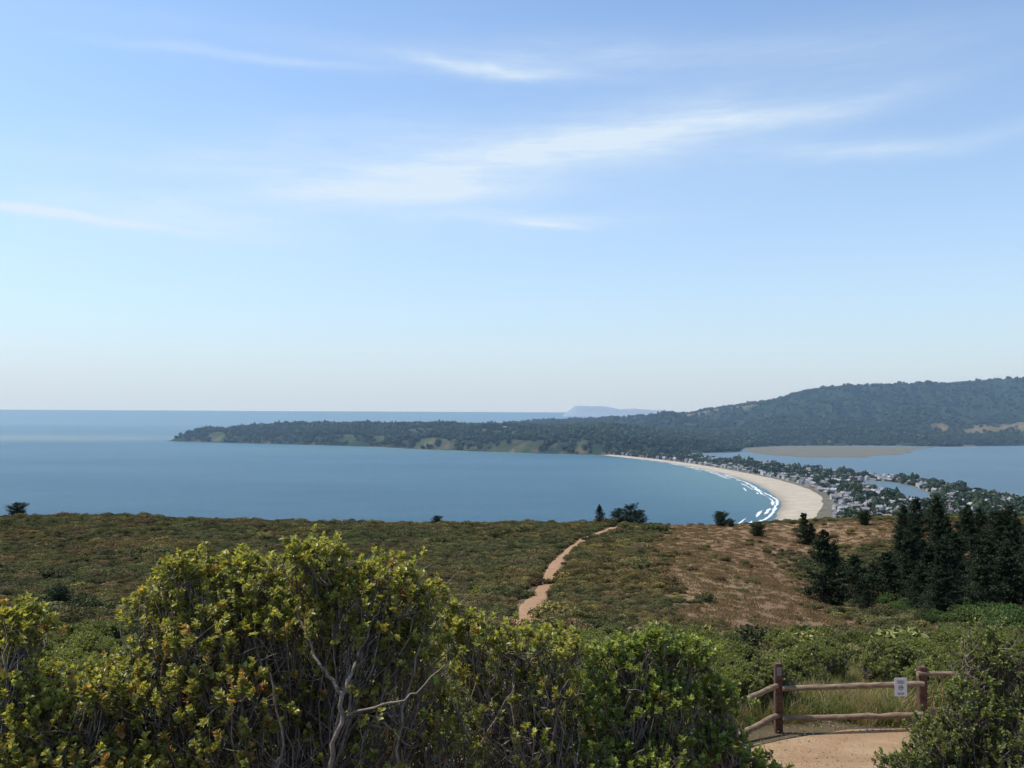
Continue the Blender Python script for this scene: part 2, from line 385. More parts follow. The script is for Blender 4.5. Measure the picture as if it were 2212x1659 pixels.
tn=sm((fbm(HX/90,HY/90,4,2)-.05)/.5)[...,None]
dry=(sm((HX-1200)/200)*1.0)[...,None];tn=np.clip(tn*.22+dry*.6,0,1)
colh=(c_g*(1-tn)+c_t*tn)*(1-W[...,None])+c_w*W[...,None]
cs=(sm((slope-.25)/.25)*sm((90-D)/50)*cl*sm((fbm(HX/60,HY/60,4,4)-.2+.3*sm((HX+500)/300))/.3))[...,None]
colh=colh*(1-cs*.7)+c_c*cs*.7
build('coastal_headland',[(np.stack([HX,HY,HZ],-1).reshape(-1,3),grid_faces(len(hx),len(hy)),M_head,colh.reshape(-1,3),True)])

# far cape
fx=np.arange(1500,9000,80.);fy=np.arange(38000,44000,300.);FX,FY=np.meshgrid(fx,fy,indexing='ij')
top=np.interp(FX,[2300,2650,2900,3300,4200,5000,5600,6300,8000],[0,270,480,510,460,350,390,340,210])
FZ=top*np.exp(-((FY-41000)/1500)**2)*(1+.12*fbm(FX/500,FY/900,4,3))-8
M_cape=simple('haze_tinted_cape_rock',(.17,.23,.32),1,0,.12,.001)  # pale blue is distance haze put into the base colour, beyond the haze volume
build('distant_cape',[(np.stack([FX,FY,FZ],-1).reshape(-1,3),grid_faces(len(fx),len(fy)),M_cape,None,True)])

# ---------------------------------------------------------------- instancing
def template(coll,parts,name):
    o=build(name,parts,link=False);coll.objects.link(o);return o
def scatter(name,pts,sc,coll,tilt=0):
    me=bpy.data.meshes.new(name);me.vertices.add(len(pts));me.vertices.foreach_set('co',np.asarray(pts,np.float32).ravel())
    a=me.attributes.new('sc','FLOAT_VECTOR','POINT');sc=np.asarray(sc,np.float32)
    if sc.ndim==1: sc=np.stack([sc]*3,-1)
    a.data.foreach_set('vector',sc.astype(np.float32).ravel())
    ob=bpy.data.objects.new(name,me);scene.collection.objects.link(ob)
    g=bpy.data.node_groups.new(name+'_nodes','GeometryNodeTree')
    g.interface.new_socket('Geometry',in_out='INPUT',socket_type='NodeSocketGeometry');g.interface.new_socket('Geometry',in_out='OUTPUT',socket_type='NodeSocketGeometry')
    i=g.nodes.new('NodeGroupInput');o=g.nodes.new('NodeGroupOutput');ip=g.nodes.new('GeometryNodeInstanceOnPoints')
    ci=g.nodes.new('GeometryNodeCollectionInfo');ci.inputs['Collection'].default_value=coll;ci.inputs['Separate Children'].default_value=True;ci.inputs['Reset Children'].default_value=True
    rv=g.nodes.new('FunctionNodeRandomValue');rv.data_type='FLOAT_VECTOR';rv.inputs[0].default_value=(-tilt,-tilt,-3.14);rv.inputs[1].default_value=(tilt,tilt,3.14)
    na=g.nodes.new('GeometryNodeInputNamedAttribute');na.data_type='FLOAT_VECTOR';na.inputs['Name'].default_value='sc'
    ip.inputs['Pick Instance'].default_value=True
    l=g.links.new;l(i.outputs[0],ip.inputs['Points']);l(ci.outputs[0],ip.inputs['Instance']);l(rv.outputs[0],ip.inputs['Rotation']);l(na.outputs[0],ip.inputs['Scale']);l(ip.outputs[0],o.inputs[0])
    md=ob.modifiers.new('scatter','NODES');md.node_group=g;return ob
def icoblob(rng,r=1,sub=2,jit=.15,zs=1):
    import bmesh
    bm=bmesh.new();bmesh.ops.create_icosphere(bm,subdivisions=sub,radius=1)
    v=np.array([x.co[:] for x in bm.verts]);f=np.array([[q.index for q in p.verts] for p in bm.faces]);bm.free()
    v=v*(1+rng.normal(size=(len(v),1))*jit)*r;v[:,2]*=zs;return v,f

C_far=bpy.data.collections.new('distant_tree_templates')
for k in range(5):
    rg=np.random.default_rng(50+k);parts=[]
    for j in range(4):
        v,f=icoblob(rg,.45+.25*rg.random(),1,.16,.9+.5*(k%2));v=v+[rg.normal()*.38,rg.normal()*.33,.7+.5*rg.random()]
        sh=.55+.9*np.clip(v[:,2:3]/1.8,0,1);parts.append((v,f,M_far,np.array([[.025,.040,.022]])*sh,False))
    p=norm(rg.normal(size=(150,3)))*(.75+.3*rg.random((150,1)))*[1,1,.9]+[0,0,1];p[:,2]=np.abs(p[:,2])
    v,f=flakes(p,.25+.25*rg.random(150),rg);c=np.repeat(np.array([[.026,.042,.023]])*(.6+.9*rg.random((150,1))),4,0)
    parts.append((v,f,M_far,c,False));template(C_far,parts,'distant_tree')
n=60000;x=R.uniform(-2200,4600,n);y=R.uniform(3850,8000,n)
wv=ihgt(hx,hy,W,x,y);dv=ihgt(hx,hy,D,x,y);zv=ihgt(hx,hy,HZ,x,y)
den=np.interp(y,[3850,5600,7800],[1,.8,.35])
vis=np.abs(x/y)<.64
keep=(dv>16)&(R.random(n)<(wv*.85+.1)*den*(1-.25*(sm((90-dv)/60)*(x<100))))&vis
pts=np.stack([x,y,zv-2],-1)[keep];s=R.uniform(6,15,keep.sum())*np.where(pts[:,0]>1500,.95,.95)
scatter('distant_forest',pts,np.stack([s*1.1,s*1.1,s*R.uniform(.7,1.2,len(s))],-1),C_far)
k=2100;tx=R.uniform(-1750,1100,k);ty=np.interp(tx,[-1750,-1000,0,900],[5650,5500,5250,5100])+R.normal(size=k)*110
kk=fbm(tx/120,ty/200,3,3)>-.15
pts=np.stack([tx,ty,ihgt(hx,hy,HZ,tx,ty)-1],-1)[kk];s=R.uniform(8,19,kk.sum())
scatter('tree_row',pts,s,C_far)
# spit trees
n=14000;u=R.random(n);v=R.random(n);i=(v*239).astype(int);uu=u
p=be[i]*(1-uu[:,None])+le[i]*uu[:,None]
inp=sdist(p[:,0],p[:,1],np.array(inlet,float))
dens=np.interp(p[:,1],[1150,1900,2300,2900,3800],[.8,.6,.3,.32,.45])*(.45+1.7*sm((fbm(p[:,0]/60,p[:,1]/60,3,4)+.1)/.4))
dens*=sm((u-.04)/.10)
kp=(inp<-10)&(R.random(n)<dens)&(p[:,0]/p[:,1]<.64)
s=R.uniform(2.8,6.0,kp.sum())*np.interp(p[kp,1],[1500,2200,3500],[1.15,1.05,1.1]);s=np.where(R.random(len(s))<.1,s*1.8,s)
scatter('spit_trees',np.c_[p[kp],np.full(kp.sum(),2.4)],s,C_far)
# houses
C_house=bpy.data.collections.new('house_templates')
def hmat(name,a,b_):
    m,nt,b=mat(name);oi=nt.nodes.new('ShaderNodeObjectInfo');nt.links.new(mixc(nt,oi.outputs['Random'],a,b_),b.inputs['Base Color']);b.inputs['Roughness'].default_value=.8;return m
MW=[hmat('house_wall_a',(.45,.43,.4),(.2,.18,.16)),hmat('house_wall_b',(.2,.16,.12),(.36,.32,.27)),hmat('house_wall_c',(.6,.6,.58),(.25,.25,.27))]
MRf=[hmat('house_roof_a',(.12,.11,.12),(.24,.23,.23)),hmat('house_roof_b',(.11,.09,.08),(.22,.18,.16)),hmat('house_roof_c',(.3,.3,.31),(.11,.11,.13))]
MG=simple('window_glass',(.04,.05,.06),.15)
def boxv(x0,x1,y0,y1,z0,z1):
    v=[(x0,y0,z0),(x1,y0,z0),(x1,y1,z0),(x0,y1,z0),(x0,y0,z1),(x1,y0,z1),(x1,y1,z1),(x0,y1,z1)]
    return np.array(v,float),np.array([(0,3,2,1),(4,5,6,7),(0,1,5,4),(1,2,6,5),(2,3,7,6),(3,0,4,7)])
def house(k,w,d,h,r):
    parts=[]
    v,f=boxv(-w/2,w/2,-d/2,d/2,0,h);parts.append((v,f,MW[k],None,False))
    v=np.array([(-w/2-.5,-d/2-.6,h-.1),(w/2+.5,-d/2-.6,h-.1),(w/2+.5,d/2+.6,h-.1),(-w/2-.5,d/2+.6,h-.1),(-w/2-.5,0,h+r),(w/2+.5,0,h+r)],float)
    parts.append((v,np.array([(0,1,5,4),(3,4,5,2)]),MRf[k],None,False));parts.append((v,np.array([(0,4,3),(1,2,5)]),MW[k],None,False))
    for sx in np.linspace(-w/2+1.5,w/2-1.5,3):
        for sy in (-1,1):
            v,f=boxv(sx-.6,sx+.6,sy*d/2-.06,sy*d/2+.06,1,2.3);parts.append((v,f,MG,None,False))
    v,f=boxv(w*.2,w*.2+.9,-.5,.5,h,h+r+1);parts.append((v,f,MW[k],None,False))
    return parts
template(C_house,house(0,13,9,4,2.4),'house');template(C_house,house(1,16,8,3.4,1.6),'house');template(C_house,house(2,10,9,5.5,2.6),'house')
n=9000;u=R.random(n);v=R.random(n);i=(v*239).astype(int);p=be[i]*(1-u[:,None])+le[i]*u[:,None]
inp=sdist(p[:,0],p[:,1],np.array(inlet,float))
row=(np.abs(u-.12)<.08)|(np.abs(u-.93)<.055)|((inp<-10)&(inp>-42))|((p[:,1]<2100)&(R.random(n)<.6))|((p[:,1]>2400)&(R.random(n)<.45))
kp=row&(inp<-9)&(p[:,0]/p[:,1]<.64)&(u>.05)&(R.random(n)<np.interp(p[:,1],[1100,2000,3000,3900],[.9,.9,.65,.4]))
hp=p[kp]
sel=[];cell={}
for q in hp:
    kx,ky=int(q[0]//16),int(q[1]//16);okk=True
    for a_ in (-1,0,1):
        for b_ in (-1,0,1):
            for o_ in cell.get((kx+a_,ky+b_),[]):
                if abs(o_[0]-q[0])+abs(o_[1]-q[1])<18: okk=False
    if okk: sel.append(q);cell.setdefault((kx,ky),[]).append(q)
hp=np.array(sel);print('houses',len(hp))
scatter('beach_houses',np.c_[hp,np.full(len(hp),2.9)],np.stack([R.uniform(.9,1.3,len(hp))]*2+[R.uniform(1.1,1.6,len(hp))],-1),C_house)
bx=np.array([1010+0,1430,1560,1720,700,620,-40,250,860,1280]);by=np.array([4700,5250,6100,6000,4300,4450,5000,4700,5000,5300])
scatter('village_houses',np.c_[bx,by,ihgt(hx,hy,HZ,bx.astype(float),by.astype(float))+9],np.full(len(bx),1.5),C_house)

# ---------------------------------------------------------------- mid-ground scrub
C_scr=bpy.data.collections.new('scrub_templates')
cols=[(.086,.094,.037),(.060,.072,.03),(.115,.098,.052),(.12,.125,.045)]
for k in range(5):
    rg=np.random.default_rng(70+k);q=rg.integers(3,6);parts=[]
    cc=np.array(cols[k%4])
    for j in range(q):
        c=np.array([rg.normal()*.35,rg.normal()*.35,.15+.25*rg.random()]);r=.35+.25*rg.random()
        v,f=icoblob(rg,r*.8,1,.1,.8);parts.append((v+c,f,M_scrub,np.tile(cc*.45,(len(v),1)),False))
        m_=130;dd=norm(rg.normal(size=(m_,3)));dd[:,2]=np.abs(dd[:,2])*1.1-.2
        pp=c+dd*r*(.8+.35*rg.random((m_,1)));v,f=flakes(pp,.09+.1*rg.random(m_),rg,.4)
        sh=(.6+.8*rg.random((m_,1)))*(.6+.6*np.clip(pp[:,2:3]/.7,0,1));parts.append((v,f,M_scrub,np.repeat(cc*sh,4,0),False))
    template(C_scr,parts,'scrub')
def outside_path(x,y):
    ok=np.ones(len(x),bool)
    pp=np.array(path_pts);
    for i in range(len(pp)-1):
        a,b_=pp[i],pp[i+1];e=b_-a;t=np.clip(((x-a[0])*e[0]+(y-a[1])*e[1])/(e@e),0,1);ok&=np.hypot(x-a[0]-t*e[0],y-a[1]-t*e[1])>1.9
    tt=np.array(trail)
    for i in range(len(tt)-1):
        a,b_=tt[i],tt[i+1];e=b_-a;t=np.clip(((x-a[0])*e[0]+(y-a[1])*e[1])/(e@e),0,1);ok&=np.hypot(x-a[0]-t*e[0],y-a[1]-t*e[1])>1.75
    return ok
n=95000;y=np.sqrt(R.uniform(28**2,300**2,n));x=R.uniform(-.66,.66,n)*y*1.05
bb=bareness(x,y);pk=np.clip(1-bb*1.03,.015,1)*np.interp(y,[28,80,200,300],[1,.85,.75,.7])
kp=(R.random(n)<pk)&outside_path(x,y);x=x[kp];y=y[kp]
s=R.uniform(.45,1.15,len(x))*(1+.7*fbm(x/12,y/12,3,2))*np.interp(y,[28,80,220],[.85,.95,1.2]);s=np.where(R.random(len(s))<.03,s*1.7,s)
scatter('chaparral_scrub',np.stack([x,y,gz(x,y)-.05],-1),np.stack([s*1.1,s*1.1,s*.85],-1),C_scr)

# ---------------------------------------------------------------- bushes
def bush_parts(root,clumps,rg,leafL=.03,nleaf=22,pal=None,twigs=1.0,stem=.02,ts=.88,limbs=()):
    root=np.array(root,float);WV=[];WF=[];parts=[];LV=[];LF=[];LC=[];vo=0;lo=0
    pal=pal or [(.17,.20,.045),(.42,.40,.10),(.42,.22,.07),(.05,.08,.02)]
    for lp,r0,r1 in limbs:
        lp=np.array(lp,float);s0=np.linspace(0,1,len(lp));s1=np.linspace(0,1,16)
        q=np.stack([np.interp(s1,s0,lp[:,a]) for a in range(3)],-1);q[1:-1]=(q[:-2]+q[1:-1]*2+q[2:])/4;q[1:-1]+=rg.normal(size=(14,3))*.006
        v,f=tubes(q[None],np.linspace(r0,r1,16)[None],6);WV.append(v);WF.append(f+vo);vo+=len(v)
    for (cx_,cy_,cz_,r,nt_,leafy,orange) in clumps:
        r=r*ts
        c=np.array([cx_,cy_,cz_]);st=root+np.array([rg.normal()*.22,rg.normal()*.15,0]);en=c-np.array([0,0,.35*r])
        mid=(st+en)/2+rg.normal(size=3)*[.28,.15,.1];mp=bez(st[None],mid[None],en[None],9)
        mp[:,1:-1]+=rg.normal(size=(1,7,3))*.03
        v,f=tubes(mp,np.linspace(stem,.006,9)[None],5);WV.append(v);WF.append(f+vo);vo+=len(v)
        nt_=int(nt_);d=norm(rg.normal(size=(nt_,3)));d[:,2]=np.where(rg.random(nt_)<.72,np.abs(d[:,2]),d[:,2])
        rad=r*(.5+.55*rg.random((nt_,1))**.6)*(1+.4*vn(d[:,0]*2.3+cx_*9,d[:,1]*2.3+cz_*7,1)[:,None])
        tip=c+d*rad*[1,1,.85];ti=rg.integers(5,9,nt_);sp=mp[0,ti]
        ctl=sp+(tip-sp)*.5+rg.normal(size=(nt_,3))*.11*r/.2;ctl[:,2]-=.12*r
        K=7;pp=bez(sp,ctl,tip,K)
        pp[:,-1,2]+=.02;pp[:,1:-1]+=rg.normal(size=(nt_,K-2,3))*.01
        v,f=tubes(pp,np.linspace(.0048,.0013,K)[None]*(.7+.8*rg.random((nt_,1))),3);WV.append(v);WF.append(f+vo);vo+=len(v)
        nb=int(nt_*twigs*.9);ii=rg.integers(0,nt_,nb);jj=rg.integers(2,K-1,nb);a=pp[ii,jj];e=a+norm(rg.normal(size=(nb,3))+[0,0,.3])*rg.uniform(.05,.18,(nb,1))
        v,f=tubes(bez(a,(a+e)/2+rg.normal(size=(nb,3))*.02,e,4),np.linspace(.0022,.0009,4)[None]*np.ones((nb,1)),3);WV.append(v);WF.append(f+vo);vo+=len(v)
        sh=rg.random(nt_)<leafy
        A=pp[sh,-3];Bp=pp[sh,-1]
        e2=rg.random(nb)<leafy*.5
        A=np.concatenate([A,a[e2]]);Bp=np.concatenate([Bp,e[e2]])
        m_=len(A);
        if m_==0: continue
        ax=norm(Bp-A);ax=norm(ax+[0,0,.35]);ln=rg.uniform(.03,.08,(m_,1))
        s_=rg.random((m_,nleaf))**.7;base=(Bp-ax*ln)[:,None]+ax[:,None]*ln[:,None]*1.1*s_[...,None]
        ref=norm(np.cross(ax,rg.normal(size=(m_,3))));ref2=np.cross(ax,ref)
        th=rg.random((m_,nleaf))*6.283
        radl=ref[:,None]*np.cos(th)[...,None]+ref2[:,None]*np.sin(th)[...,None]
        w_up=(.3+.7*s_)[...,None];dd=norm(radl+ax[:,None]*w_up+rg.normal(size=(m_,nleaf,3))*.2)
        L=leafL*rg.uniform(.55,1.25,(m_,nleaf))*(1.1-.3*s_)
        v,f=leaves(base.reshape(-1,3),dd.reshape(-1,3),(ax[:,None]+rg.normal(size=(m_,nleaf,3))*.35).reshape(-1,3),L.ravel(),L.ravel()*.68)
        shade=rg.uniform(.6,1.35,(m_,nleaf,1))*rg.uniform(.75,1.2,(m_,1,1));hue=np.clip(rg.random((m_,1,1))*.6+s_[...,None]*.6-.12,0,1)
        p0,p1,p2,p3=[np.array(q) for q in pal]
        cc=(p0*(1-hue)+p1*hue)*shade
        cl_or=(rg.random((m_,1,1))<orange*.7)|(rg.random((m_,nleaf,1))<.02+orange*.2);cc=np.where(cl_or&(rg.random((m_,nleaf,1))<.6),p2*shade,cc)
        LV.append(v);LF.append(f+lo);lo+=len(v);LC.append(np.repeat(cc.reshape(-1,3),4,0))
    parts=[(np.concatenate(WV),np.concatenate(WF),M_twig,None,True)]
    if LV: parts.append((np.concatenate(LV),np.concatenate(LF),M_leaf,np.concatenate(LC),False))
    return parts
def g0(x,y): return float(gz(x,y))-.05
def bush(name,x,y,clumps,seed,**k): return build(name,bush_parts((x,y,g0(x,y)),clumps,np.random.default_rng(seed),**k))
A=[(-1.58,4.4,189.15,.2,95,.95,.05),(-1.38,4.45,189.18,.15,55,.95,.04),(-1.22,4.4,189.09,.19,85,.95,.05),(-.96,4.35,189.26,.16,85,.97,.04),(-.84,4.4,189.08,.15,55,.95,.04),(-.60,4.4,189.13,.18,85,.97,.03),(-.42,4.45,189.05,.14,55,.95,.04),
(-1.762,4.4,188.96,.19,85,.9,.1),(-1.08,4.3,188.93,.2,75,.8,.12),(-.68,4.35,188.90,.2,80,.85,.04),(-1.46,4.25,188.88,.24,110,.88,.2),(-.45,4.4,188.82,.16,50,.7,.05),
(-1.68,4.2,188.70,.25,115,.85,.22),(-1.28,4.15,188.66,.24,95,.75,.4),(-1.92,4.25,188.6,.24,95,.85,.18),(-.95,4.45,188.7,.24,55,.35,.12),(-.58,4.35,188.55,.24,60,.3,.1),(-1.4,4.1,188.42,.26,95,.65,.3),(-1.05,4.25,188.38,.28,65,.35,.25),(-.7,4.3,188.3,.26,55,.3,.12),
(-1.45,4.8,188.85,.34,110,.75,.1),(-.85,4.85,188.72,.36,95,.6,.1),(-1.2,4.7,188.4,.4,95,.6,.1),(-.5,4.7,188.45,.3,70,.5,.1),(-.95,4.95,188.4,.35,80,.6,.1)]
limbsA=[([(-.92,4.1,187.7),(-.84,4.08,188.25),(-.78,4.08,188.55),(-.77,4.1,188.72)],.014,.010),([(-.77,4.1,188.70),(-.9,4.15,188.85),(-1.02,4.25,189.05)],.010,.004),([(-.77,4.1,188.70),(-.7,4.2,188.9),(-.62,4.3,189.1)],.009,.004),([(-.77,4.1,188.6),(-.62,4.08,188.66),(-.45,4.08,188.7),(-.3,4.1,188.84)],.007,.003),([(-.7,4.3,187.7),(-.55,4.2,188.3),(-.5,4.2,188.6),(-.42,4.35,188.98)],.010,.004),([(-1.1,4.15,187.7),(-1.12,4.08,188.2),(-1.02,4.06,188.5),(-1.1,4.1,188.8)],.009,.004)]
bush('coyote_brush',-1.05,4.5,A,1,limbs=limbsA)
Bc=[(-2.19,4.0,189.02,.15,65,.95,.06),(-2.37,4.05,188.9,.18,70,.9,.1),(-2.22,4.0,188.74,.19,85,.85,.2),(-2.0,3.95,188.62,.18,80,.85,.18),(-1.8,3.95,188.74,.15,60,.9,.12),(-2.1,3.85,188.46,.22,100,.85,.22),(-1.83,3.85,188.42,.22,95,.8,.3),(-2.35,3.9,188.4,.23,95,.85,.18),(-1.58,3.8,188.36,.18,75,.7,.25),(-2.0,4.3,188.55,.32,120,.8,.12),(-1.7,4.2,188.3,.3,100,.75,.15)]
bush('coyote_brush',-2.1,4.1,Bc,2)
Cc=[(-.27,4.8,188.82,.16,55,.95,.05),(.02,4.85,188.74,.17,55,.9,.05),(.3,4.9,188.68,.14,45,.9,.03),(-.42,4.7,188.62,.2,65,.65,.1),(-.1,4.7,188.48,.23,65,.3,.1),(.2,4.75,188.48,.18,55,.45,.08),(-.45,4.6,188.35,.23,65,.3,.15),(.05,4.6,188.25,.23,65,.25,.1),(-.25,4.65,188.15,.27,70,.3,.1),(-.1,5.15,188.45,.35,100,.6,.05),(.35,5.05,188.3,.25,70,.55,.05),(.1,5.2,188.2,.35,80,.5,.05)]
limbsC=[([(-.1,4.7,187.6),(-.12,4.6,188.1),(-.3,4.6,188.5),(-.33,4.7,188.78)],.009,.003),([(0,4.7,187.6),(.05,4.6,188.2),(.0,4.65,188.5),(.04,4.75,188.74)],.008,.003),([(.1,4.7,187.7),(.2,4.65,188.2),(.26,4.7,188.5),(.3,4.8,188.68)],.008,.003),([(-.2,4.6,187.7),(-.25,4.52,188.2),(-.1,4.52,188.4),(.02,4.6,188.6)],.006,.002)]
bush('coyote_brush',-.05,4.9,Cc,3,twigs=1.8,limbs=limbsC)
palD=[(.14,.20,.045),(.33,.37,.09),(.34,.25,.07),(.05,.08,.02)]
Dc=[(.585,5.0,188.58,.19,85,.97,.02),(.80,5.0,188.67,.17,85,.97,.01),(1.02,5.05,188.61,.16,70,.97,.01),(1.13,5.0,188.40,.17,75,.95,.01),(.846,4.9,188.4,.21,90,.9,.02),(.5,4.9,188.34,.18,70,.85,.03),(1.18,4.95,188.16,.2,95,.9,.02),(.9,4.85,188.12,.21,85,.8,.02),(.62,4.8,188.1,.19,70,.7,.03),(1.34,5.0,188.0,.17,70,.9,.02),(.35,4.8,188.12,.19,55,.6,.05),(.85,5.3,188.36,.32,110,.8,.02)]
bush('coyote_brush',.85,5.1,Dc,4,pal=palD)
palE=[(.115,.15,.045),(.22,.24,.07),(.25,.17,.08),(.05,.08,.02)]
Ec=[(3.85,7.2,188.02,.33,210,.95,.01),(3.6,7.0,187.70,.3,190,.95,.01),(3.3,6.9,187.45,.26,170,.95,.02),(3.85,6.8,187.5,.34,220,.95,.01),(3.02,6.8,187.28,.24,130,.95,.02),(3.35,6.6,187.17,.28,170,.95,.02),(4.2,7.0,188.0,.36,210,.95,.01),(4.2,6.8,187.5,.36,200,.95,.01),(3.7,6.5,187.2,.31,170,.95,.01),(2.85,6.6,187.05,.22,110,.9,.02)]
bush('coyote_brush',3.7,7.2,Ec,5,pal=palE,leafL=.028)

C_b=bpy.data.collections.new('bush_templates')
for k in range(3):
    rg=np.random.default_rng(30+k);cl_=[]
    for j in range(9):
        a=rg.random()*6.28;rr=.45*rg.random()**.5;cl_.append((math.cos(a)*rr,math.sin(a)*rr,.62+.3*rg.random()-.35*rr,.24,75,.93,.03))
    template(C_b,bush_parts((0,0,0),cl_,rg,leafL=.042,nleaf=15,pal=[[(.10,.13,.04),(.20,.22,.06),(.3,.2,.07),(0,0,0)],palE,[(.12,.16,.042),(.25,.27,.07),(.3,.2,.07),(0,0,0)]][k]),'brush')
n=1500;y=R.uniform(6.2,40,n);x=R.uniform(-.64,.64,n)*y
kp=outside_path(x,y)&~((y<17.5)&(x>.2*y-.3)&(x<9)&(x/y<.49))
kp&=~((y<32)&(y>15.5)&(x/y>.23)&(x/y<.46)&(R.random(n)<.75))
kp&=~((y<21)&(y>15.5)&(x/y>.28)&(x/y<.46))
kp&=~((np.hypot(x-3.5,y-7)<1.0))
kp&=R.random(n)<np.interp(y,[6,12,40],[.6,.75,.8]);x=x[kp];y=y[kp]
s=R.uniform(.6,1.25,len(x))*np.interp(y,[6,12,40],[.9,1.05,1.05])
scatter('coastal_brush',np.stack([x,y,gz(x,y)-.08],-1),s,C_b,.1)
n=16;x=R.uniform(3.2,4.9,n);y=R.uniform(16.8,19,n)
scatter('fence_side_brush',np.stack([x,y,gz(x,y)-.05],-1),R.uniform(.8,1.1,n),C_b,.1)

# dry grass
C_g=bpy.data.collections.new('grass_templates')
for k in range(3):
    rg=np.random.default_rng(90+k);m_=70;p0=np.c_[rg.normal(size=(m_,2))*.1,np.zeros(m_)];d=norm(np.c_[rg.normal(size=(m_,2))*.35,np.ones(m_)]);L=rg.uniform(.25,.62,m_)
    p1=p0+d*L[:,None]*.55;d2=norm(d+np.c_[rg.normal(size=(m_,2))*.4,-.25*np.ones(m_)]);p2=p1+d2*L[:,None]*.45;sd=norm(np.cross(d,rg.normal(size=(m_,3))))*.0045
    V=np.stack([p0-sd,p0+sd,p1+sd,p1-sd,p2],1).reshape(-1,3);b_=np.arange(m_)*5
    c=np.array([(.26,.21,.095),(.32,.26,.135),(.14,.165,.05)])[k]*rg.uniform(.55,1.2,(m_,1));c=np.repeat(c,5,0)
    F1=np.stack([b_,b_+1,b_+2,b_+3],-1);F2=np.stack([b_+3,b_+2,b_+4],-1)
    me=build('grass',[(V,F1,M_grass,c,False),(V,F2,M_grass,c,False)],link=False);C_g.objects.link(me)
n=5200;y=R.uniform(16.3,33,n);x=R.uniform(.2,.5,n)*y;kp=R.random(n)<.12+.88*sm((fbm(x/1.5,y/1.5,3,2)+.1)/.3);x=x[kp];y=y[kp]
n2=2600;y2=R.uniform(5,17,n2);x2=R.uniform(.1,.6,n2)*y2;ok=outside_path(x2+0,y2);x=np.r_[x,x2[ok]];y=np.r_[y,y2[ok]]
scatter('dry_grass',np.stack([x,y,gz(x,y)-.02],-1),R.uniform(.3,1.25,len(x))*(1+.5*fbm(x,y,2,5)),C_g,.3)
# leaf litter and small stones on the path
C_p=bpy.data.collections.new('litter_templates')
M_stone=simple('small_stones',(.32,.23,.15),.9,0,.4,30)
for k in range(3):
    rg=np.random.default_rng(400+k);parts=[]
    for j in range(6):
        v,f=icoblob(rg,rg.uniform(.005,.016),1,.15,.6);parts.append((v+[rg.normal()*.14,rg.normal()*.14,.003],f,M_stone,None,False))
    p=np.c_[rg.normal(size=(5,2))*.15,np.full(5,.01)];v,f=flakes(p,rg.uniform(.015,.04,5),rg);parts.append((v*[1,1,.5],f,M_twig,None,False));template(C_p,parts,'litter')
n=420;y=R.uniform(8,16.6,n);x=np.interp(y,[8,12.2,14.6,16.6],[2.6,4.3,5.6,6.4])+R.normal(size=n)*1.0
scatter('path_stones',np.stack([x,y,gz(x,y)+.03],-1),R.uniform(.5,1.4,n),C_p)
n=26000;x=R.uniform(-60,120,n);y=R.uniform(60,245,n);bb=bareness(x,y);kp=(R.random(n)<bb*.75)&outside_path(x,y);x=x[kp];y=y[kp]
C_g2=bpy.data.collections.new('slope_grass_templates')
for k in range(2):
    rg=np.random.default_rng(190+k);m_=60;p=np.c_[rg.normal(size=(m_,2))*.4,rg.uniform(.02,.22,m_)]
    v,f=flakes(p,rg.uniform(.12,.26,m_),rg,1.5);c=np.array([(.20,.13,.075),(.215,.16,.09)])[k]*rg.uniform(.8,1.12,(m_,1))
    template(C_g2,[(v,f,M_grass,np.repeat(c,4,0),False)],'tuft')
scatter('slope_grass',np.stack([x,y,gz(x,y)],-1),R.uniform(.6,1.3,len(x)),C_g2)

# ---------------------------------------------------------------- trees
def conifer_mesh(seed,h=10,r=2.6,dark=1.0,round_=False):
    rg=np.random.default_rng(seed);parts=[]
    K=8;z=np.linspace(0,h*.98,K);tp=np.stack([rg.normal(size=K)*.04*h/10,rg.normal(size=K)*.04*h/10,z],-1);tp[0,:2]=0
    v,f=tubes(tp[None],np.linspace(.022*h,.003*h,K)[None],7);parts.append((v,f,M_bark,None,True))
    nb=int(115+h*3);t=rg.random(nb)**1.15*.93+.04
    lobes=1+.35*vn(t*7,t*0+seed,2)
    if round_: env=np.sqrt(np.clip(1-((t-.5)/.52)**2,0,1))
    else: env=(1-t)**.7*np.clip(t/.1,.6,1)+.05
    L=r*env*rg.uniform(.6,1.15,nb)*lobes
    az=rg.random(nb)*6.283;d=np.stack([np.cos(az),np.sin(az),rg.uniform(-.15,.35,nb)+(t*.5)],-1)
    a=np.stack([np.interp(t*h,z,tp[:,0]),np.interp(t*h,z,tp[:,1]),t*h],-1);e=a+norm(d)*L[:,None];md=(a+e)/2;md[:,2]-=.08*L
    bp=bez(a,md,e,6);v,f=tubes(bp,(np.linspace(.006,.0015,6)*h*.8)[None]*np.ones((nb,1)),4);parts.append((v,f,M_bark,None,True))
    per=50;s=rg.random((nb,per))**.6;i0=np.clip((s*5).astype(int),0,4);fr=(s*5-i0)[...,None]
    bi=np.arange(nb)[:,None];pt=bp[bi,i0]*(1-fr)+bp[bi,i0+1]*fr
    sp=(.07+.14*(1-s))[...,None]*np.maximum(L,.5)[:,None,None];pt=pt+rg.normal(size=pt.shape)*sp*[1,1,.55]
    n_=nb*per;v,f=flakes(pt.reshape(-1,3),rg.uniform(.16,.42,n_)*(h/10)**.5,rg,.3)
    br=rg.uniform(.5,1.4,(nb,1,1))*rg.uniform(.7,1.3,(nb,per,1));c=np.array([.022,.036,.016])*dark*br;parts.append((v,f,M_needle,np.repeat(c.reshape(-1,3),4,0),False))
    me=build('conifer_mesh',parts,link=False);m_=me.data;bpy.data.objects.remove(me);return m_
CM=[conifer_mesh(i,10,3.4+.45*(i%3)) for i in range(5)]
